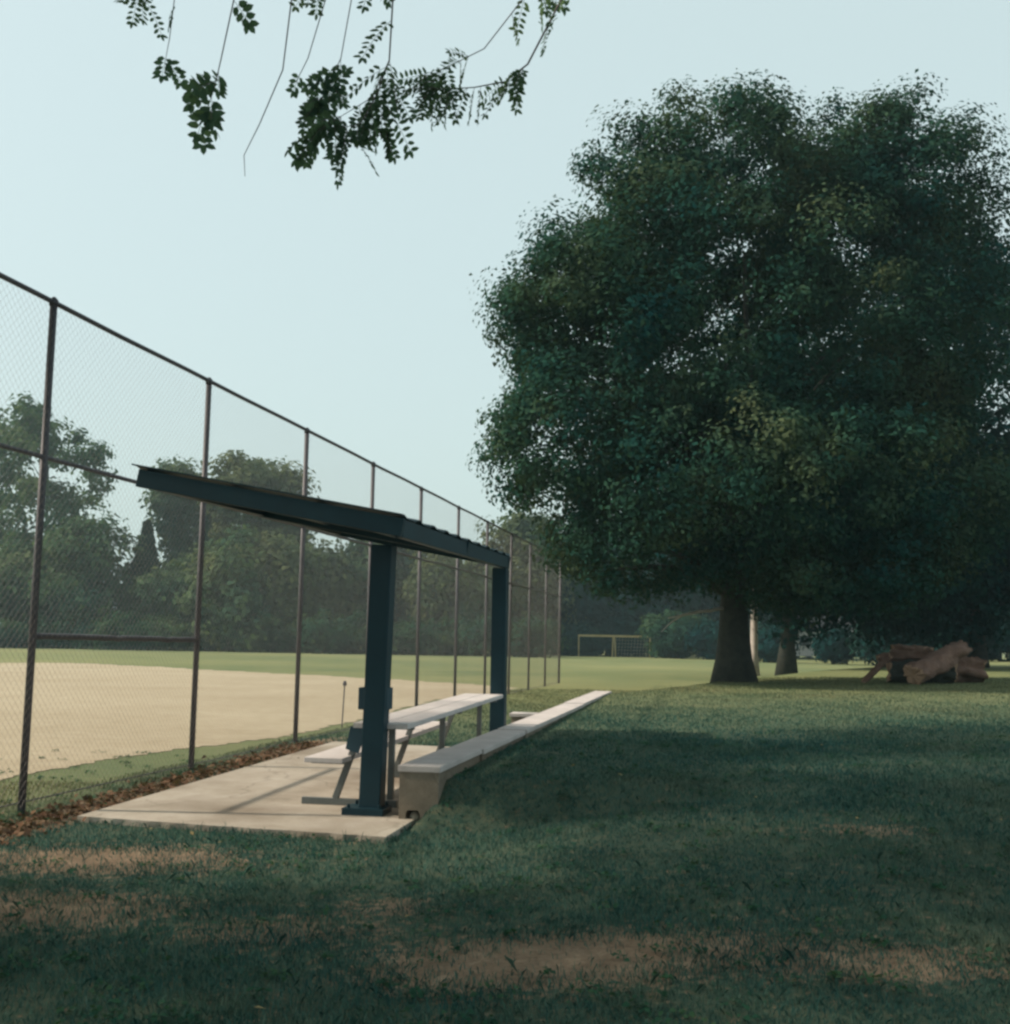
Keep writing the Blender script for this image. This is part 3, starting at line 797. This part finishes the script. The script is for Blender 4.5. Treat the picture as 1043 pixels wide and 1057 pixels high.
    # sprays higher up
    for x in (150, 205, 260, 330, 385, 440, 500, 560):
        y = rg.uniform(-50, 22); tops.append(twig([(x + rg.normal(0, 20), -140, .4), (x + rg.normal(0, 8), y - 40, .3), (x, y, .3)], .006, .002, 10, 5.1 + rg.random() * .8, .55, .18, 7, .042, .02, .2))
    # carry each twig up to the hub limb
    for i, t in enumerate(tops):
        if t.z > 4.2: limb(tw, hub.lerp(pts[3], .25 * rg.random()) + Vector((0, 0, .1)), t, .025, .006, rg, 5, .08, 7)
    tw.build('twigs', M_twig, root, True)
    me = np_mesh('leaves', np.array([tuple(v) for v in leafV]), np.array(leafF).ravel(), 6)
    link_mesh('leaves', me, M_leaf_spray, root)
    # unseen crown above the frame, shaped to shade the lawn and spare the pad
    n = 620; C = []
    while len(C) < n:
        x, y = rg.uniform(-17, 5), rg.uniform(-5, 18)
        z = max(2.7 + .62 * max(y, 0), 6.0) + abs(rg.normal(0, 1.1)) + .6
        if y > 7.6 and x + 1.16 * z < float(Xb(y)) + .3: continue
        if x + 1.16 * z > 11 or math.hypot((x + 5) / 11.5, (y - 6) / 12.5) > 1: continue
        C.append((x, y, z))
    C = np.array(C); per = 100; idx = np.repeat(np.arange(n), per)
    off = rg.normal(0, .42, (len(idx), 3)); off[:, 2] = np.abs(off[:, 2]) * .6
    nr = rg.normal(0, .5, (len(idx), 3)) + np.array([0, 0, 1]); nr /= np.linalg.norm(nr, axis=1)[:, None]
    leaf_cards('crown', C[idx] + off, nr, .21 * (.6 + .8 * rg.random(len(idx))), rg, M_leaf_locust, root, .55)
    b = MB()
    for j in rg.permutation(n)[:34]: limb(b, pts[3].lerp(pts[5], rg.random()), C[j], .08, .015, rg, 6, .05, 7)
    b.build('limbs', M_bark, root, True)
overhead()

# ------------------------------------------------------------------ cut logs
def log(name, a, c, r, label, seed, m=M_cutbark, squash=1.0):
    rg = random.Random(seed); a, c = Vector(a), Vector(c); d = (c - a); L_ = d.length; d.normalize()
    e1 = d.cross(Vector((0, 0, 1))).normalized(); e2 = e1.cross(d)
    root = empty(name, a.lerp(c, .5)); tag(root, label, 'log', 'cut logs heaped on the lawn')
    n = 30; s_ = 16; ks = [(rg.randint(2, 7), rg.random() * 6.28, rg.uniform(.5, 2.5)) for _ in range(6)]
    rings = []
    for i in range(s_ + 1):
        t = i / s_; ring = []
        for k in range(n):
            an = 2 * math.pi * k / n
            rr = r * (1 + .09 * math.sin(t * 11 + an * 2 + seed) + .07 * math.sin(t * 23 + an * 3) + rg.uniform(-.10, .10) + sum(.075 * math.sin(f * an + p_ + g * t * 3) for f, p_, g in ks)) * (1.08 - .12 * t)
            ring.append(a + d * (L_ * t + (rg.uniform(-.07, .07) if i in (0, s_) else 0)) + e1 * math.cos(an) * rr + e2 * math.sin(an) * rr * squash)
        rings.append(ring)
    b = MB(); vs = [v for q in rings for v in q]
    b.add(vs, [(i * n + k, i * n + (k + 1) % n, (i + 1) * n + (k + 1) % n, (i + 1) * n + k) for i in range(s_) for k in range(n)])
    b.build('bark', m, root, True)
    for ring, sg in ((rings[0], -1), (rings[-1], 1)):
        b = MB(); cen = sum(ring, Vector()) / n; vs = [cen + d * sg * .03] + [cen.lerp(v, f) + d * sg * (.03 if f < .9 else -.01) for f in (.45, .88, .97) for v in ring]
        fs = [(0, 1 + k, 1 + (k + 1) % n) for k in range(n)]
        for j in range(2): fs += [(1 + j * n + k, 1 + (j + 1) * n + k, 1 + (j + 1) * n + (k + 1) % n, 1 + j * n + (k + 1) % n) for k in range(n)]
        b.add(vs, fs); b.build('cut_face', M_cutwood, root)
YL = 31
gz = lambda p: hz(p.x, p.y)
a = P(918, 690, YL + .6); c = P(985, 690, YL + .2); a.z = gz(a) + .26; c.z = gz(c) + .24
log('log', a, c, .33, 'dark thick log lying flat at the bottom of the heap', 1, M_bark, .85)
a = P(908, 682, YL + 1.2); c = P(962, 675, YL + .9)
log('log', a, c, .24, 'reddish brown log lying on top of the dark log', 2, M_cutbark, .7)
a = P(922, 671, YL + 1.3); c = P(956, 672, YL + 1.0)
log('log', a, c, .20, 'short pale piece at the very top of the heap', 3, M_palecut, .7)
a = P(944, 691, YL - .7); a.z = gz(a) + .25; c = P(992, 670, YL + .2)
log('log', a, c, .31, 'light brown log leaning against the right end of the heap', 4, M_palecut, .8)
a = P(892, 687, YL + .3); a.z = gz(a) + .05; c = P(918, 678, YL + .6)
log('log', a, c, .07, 'thin broken limb at the left end of the heap', 5, M_cutbark)
a = P(960, 684, YL + .8); c = P(1012, 682, YL + 1.0); a.z = gz(a) + .3; c.z = gz(c) + .32
log('log', a, c, .36, 'thick brown log at the right edge behind the leaning log', 6, M_cutbark, .9)

# ------------------------------------------------------------------ grass, litter, fallen leaves
def on_pad(X, Y):
    l = (X - NL.x) * (-T.y) * -1 - (Y - NL.y) * T.x     # across
    # half-plane tests against the four pad edges
    def side(a, c): return (c.x - a.x) * (Y - a.y) - (c.y - a.y) * (X - a.x)
    return (side(NL, NR) > .02) & (side(NR, FR) > 0) & (side(FR, FL) > 0) & (side(FL, NL) > -.02)
def in_wall(X, Y):
    l = (X - W0.x) * W.x + (Y - W0.y) * W.y; t = (X - W0.x) * T.x + (Y - W0.y) * T.y
    return (l > -.02) & (l < .36) & (t > -.0) & (t < 15.6)
def grass():
    rg = np.random.default_rng(9); Xs = []; Ys = []
    for y0, y1, dens in ((3.4, 6, 5200), (6, 8, 3900), (8, 10.5, 2600), (10.5, 14, 1600), (14, 20, 800), (20, 36, 330)):
        n_ = int(dens * (y1 - y0) * (y0 + y1) / 2 * .98)
        y = y0 + (y1 - y0) * rg.random(n_); x = (rg.random(n_) - .5) * .98 * y
        Xs.append(x); Ys.append(y)
    X = np.concatenate(Xs); Y = np.concatenate(Ys)
    keep = ~on_pad(X, Y) & ~in_wall(X, Y) & (rg.random(len(X)) > np.clip((dirt_mask(X, Y) + .12 * rg.normal(0, 1, len(X)) - .30) * 2.2, 0, .95))
    # infield
    fx = FP0.x + (Y - FP0.y) * FD.x / FD.y
    keep &= (X > fx - .4) | (Y < 12)
    keep &= rg.random(len(X)) < (.5 + .5 * sstep(wav(X, Y, .22) + .4 * wav(X, Y, .09), -.5, .3))
    X, Y = X[keep], Y[keep]; n = len(X); Z = height(X, Y) - .004
    far_ = np.clip(Y / 9, .8, 2)
    h = (.022 + .026 * rg.random(n)) * (.75 + .5 * sstep(wav(X, Y, .5), -.3, .5)) * (1 + .12 * (far_ - 1))
    tall = rg.random(n) < .03; h = np.where(tall, h * 1.9, h)
    edge = on_pad(X, Y + .08) & ~on_pad(X, Y); h = np.where(edge, h * 1.35, h)
    w = (.0018 + .0018 * rg.random(n)) * far_
    an = rg.random(n) * 6.283; ln = .75 * rg.random(n) + .15; a2 = rg.random(n) * 6.283
    dx, dy = np.cos(an) * w, np.sin(an) * w
    lx, ly = np.cos(a2) * ln * h, np.sin(a2) * ln * h
    B1 = np.stack([X - dx, Y - dy, Z], 1); B2 = np.stack([X + dx, Y + dy, Z], 1)
    Mx = np.stack([X + lx * .4 + dx * .8, Y + ly * .4 + dy * .8, Z + h * .6], 1); M2 = np.stack([X + lx * .4 - dx * .8, Y + ly * .4 - dy * .8, Z + h * .6], 1)
    Tp = np.stack([X + lx, Y + ly, Z + h * (1 - .3 * ln)], 1)
    V = np.stack([B1, B2, Mx, Tp, M2], 1).reshape(-1, 3)
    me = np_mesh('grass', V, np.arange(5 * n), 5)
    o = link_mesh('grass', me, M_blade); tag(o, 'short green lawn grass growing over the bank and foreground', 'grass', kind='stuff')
grass()
def litter():
    rg = np.random.default_rng(21); n = 2000
    t = rg.random(n) ** 1.1; y = 8.6 + 7.6 * t
    x = -3.35 + .184 * (y - 12.6) + .14 + rg.normal(0, .17, n)
    k = ~on_pad(x, y) | (rg.random(n) < .05); x, y = x[k], y[k]; n = len(x)
    z = np.where(on_pad(x, y), pad_z(y), height(x, y)) + .008 + .03 * rg.random(n)
    nr = rg.normal(0, .45, (n, 3)) + np.array([0, 0, 1]); nr /= np.linalg.norm(nr, axis=1)[:, None]
    o = leaf_cards('leaf_litter', np.stack([x, y, z], 1), nr, .06 * (.5 + rg.random(n)), rg, M_litter, None, .6)
    tag(o, 'reddish brown dead leaves drifted between the concrete pad and the fence', 'leaves', kind='stuff')
    # low broad leaved weeds among the grass
    m = 520; yc = 4.0 + 11 * rg.random(m) ** 1.1; xc = (rg.random(m) - .5) * .95 * yc
    idx = np.repeat(np.arange(m), 16); rr = (.03 + .10 * rg.random(m))[idx] * np.sqrt(rg.random(len(idx))); an = rg.random(len(idx)) * 6.283
    x = xc[idx] + rr * np.cos(an); y = yc[idx] + rr * np.sin(an); k = ~on_pad(x, y) & ~in_wall(x, y); x, y = x[k], y[k]; n = len(x)
    nr = rg.normal(0, .35, (n, 3)) + np.array([0, 0, 1]); nr /= np.linalg.norm(nr, axis=1)[:, None]
    o = leaf_cards('lawn_weeds', np.stack([x, y, height(x, y) + .012 + .025 * rg.random(n)], 1), nr, .028 * (.5 + rg.random(n)), rg, M_leaf_weed, None, .8)
    tag(o, 'low broad leaved weeds and clover growing through the lawn', 'weeds', kind='stuff')
    n = 60; y = 4.6 + 13 * rg.random(n) ** 1.2; x = (rg.random(n) - .45) * .9 * y
    k = ~on_pad(x, y) & ~in_wall(x, y) & (x > -3.3 + .184 * (y - 12.6)); x, y = x[k], y[k]; n = len(x)
    nr = rg.normal(0, .3, (n, 3)) + np.array([0, 0, 1]); nr /= np.linalg.norm(nr, axis=1)[:, None]
    o = leaf_cards('fallen_leaves', np.stack([x, y, height(x, y) + .035], 1), nr, .036 * (.5 + rg.random(n)), rg, M_yleaf, None, .6)
    tag(o, 'scattered yellowish fallen leaves on the shaded lawn', 'leaves', kind='stuff')
litter()

# ------------------------------------------------------------------ light
SUN_EL, SUN_AZ = R(40.5), R(-88)      # azimuth from +Y (ahead), negative is to the left
sd = Vector((math.sin(SUN_AZ) * math.cos(SUN_EL), math.cos(SUN_AZ) * math.cos(SUN_EL), math.sin(SUN_EL)))
sun_d = bpy.data.lights.new('sun', 'SUN'); sun_d.energy = 3.5; sun_d.angle = R(2.0); sun_d.color = (1.0, .87, .70)
sun = bpy.data.objects.new('sun', sun_d); COL.objects.link(sun)
sun.rotation_euler = sd.to_track_quat('Z', 'Y').to_euler(); sun.location = sd * 60
w = bpy.data.worlds.new('World'); S.world = w; w.use_nodes = True
nt = w.node_tree; nt.nodes.clear()
out = nt.nodes.new('ShaderNodeOutputWorld'); bg = nt.nodes.new('ShaderNodeBackground'); sky = nt.nodes.new('ShaderNodeTexSky')
sky.sky_type = 'NISHITA'; sky.sun_disc = False; sky.sun_elevation = SUN_EL; sky.sun_rotation = SUN_AZ
sky.air_density = 1.2; sky.dust_density = 5.0; sky.ozone_density = 2.0
mx = nt.nodes.new('ShaderNodeMix'); mx.data_type = 'RGBA'; mx.inputs[0].default_value = .75
nt.links.new(sky.outputs[0], mx.inputs[6]); mx.inputs[7].default_value = (4.55, 5.5, 5.35, 1)
nt.links.new(mx.outputs[2], bg.inputs['Color']); bg.inputs['Strength'].default_value = .10
nt.links.new(bg.outputs[0], out.inputs['Surface'])

# ------------------------------------------------------------------ haze
HAZE = .0006
if HAZE:
    b = MB(); X = Vector((1, 0, 0)); Y_ = Vector((0, 1, 0)); Z = Vector((0, 0, 1))
    b.box((0, 850, 19), (X, Y_, Z), (1750, 900, 21))
    me = bpy.data.meshes.new('haze'); me.from_pydata(b.v, [], b.f); me.update()
    m = bpy.data.materials.new('thin_summer_haze'); m.use_nodes = True; n = m.node_tree; n.nodes.clear()
    o_ = n.nodes.new('ShaderNodeOutputMaterial'); v = n.nodes.new('ShaderNodeVolumePrincipled')
    v.inputs['Color'].default_value = (.62, .86, .92, 1); v.inputs['Density'].default_value = HAZE; v.inputs['Anisotropy'].default_value = .2
    n.links.new(v.outputs[0], o_.inputs['Volume'])
    o = link_mesh('haze', me, m); tag(o, 'thin pale summer haze over the field', 'haze', kind='stuff')

S.render.engine = 'CYCLES'
S.cycles.filter_width = 2.7
S.cycles.max_bounces = 8; S.cycles.diffuse_bounces = 3; S.cycles.volume_bounces = 0
S.view_settings.view_transform = 'Standard'; S.view_settings.look = 'None'; S.view_settings.gamma = 1
S.view_settings.exposure = 0.72
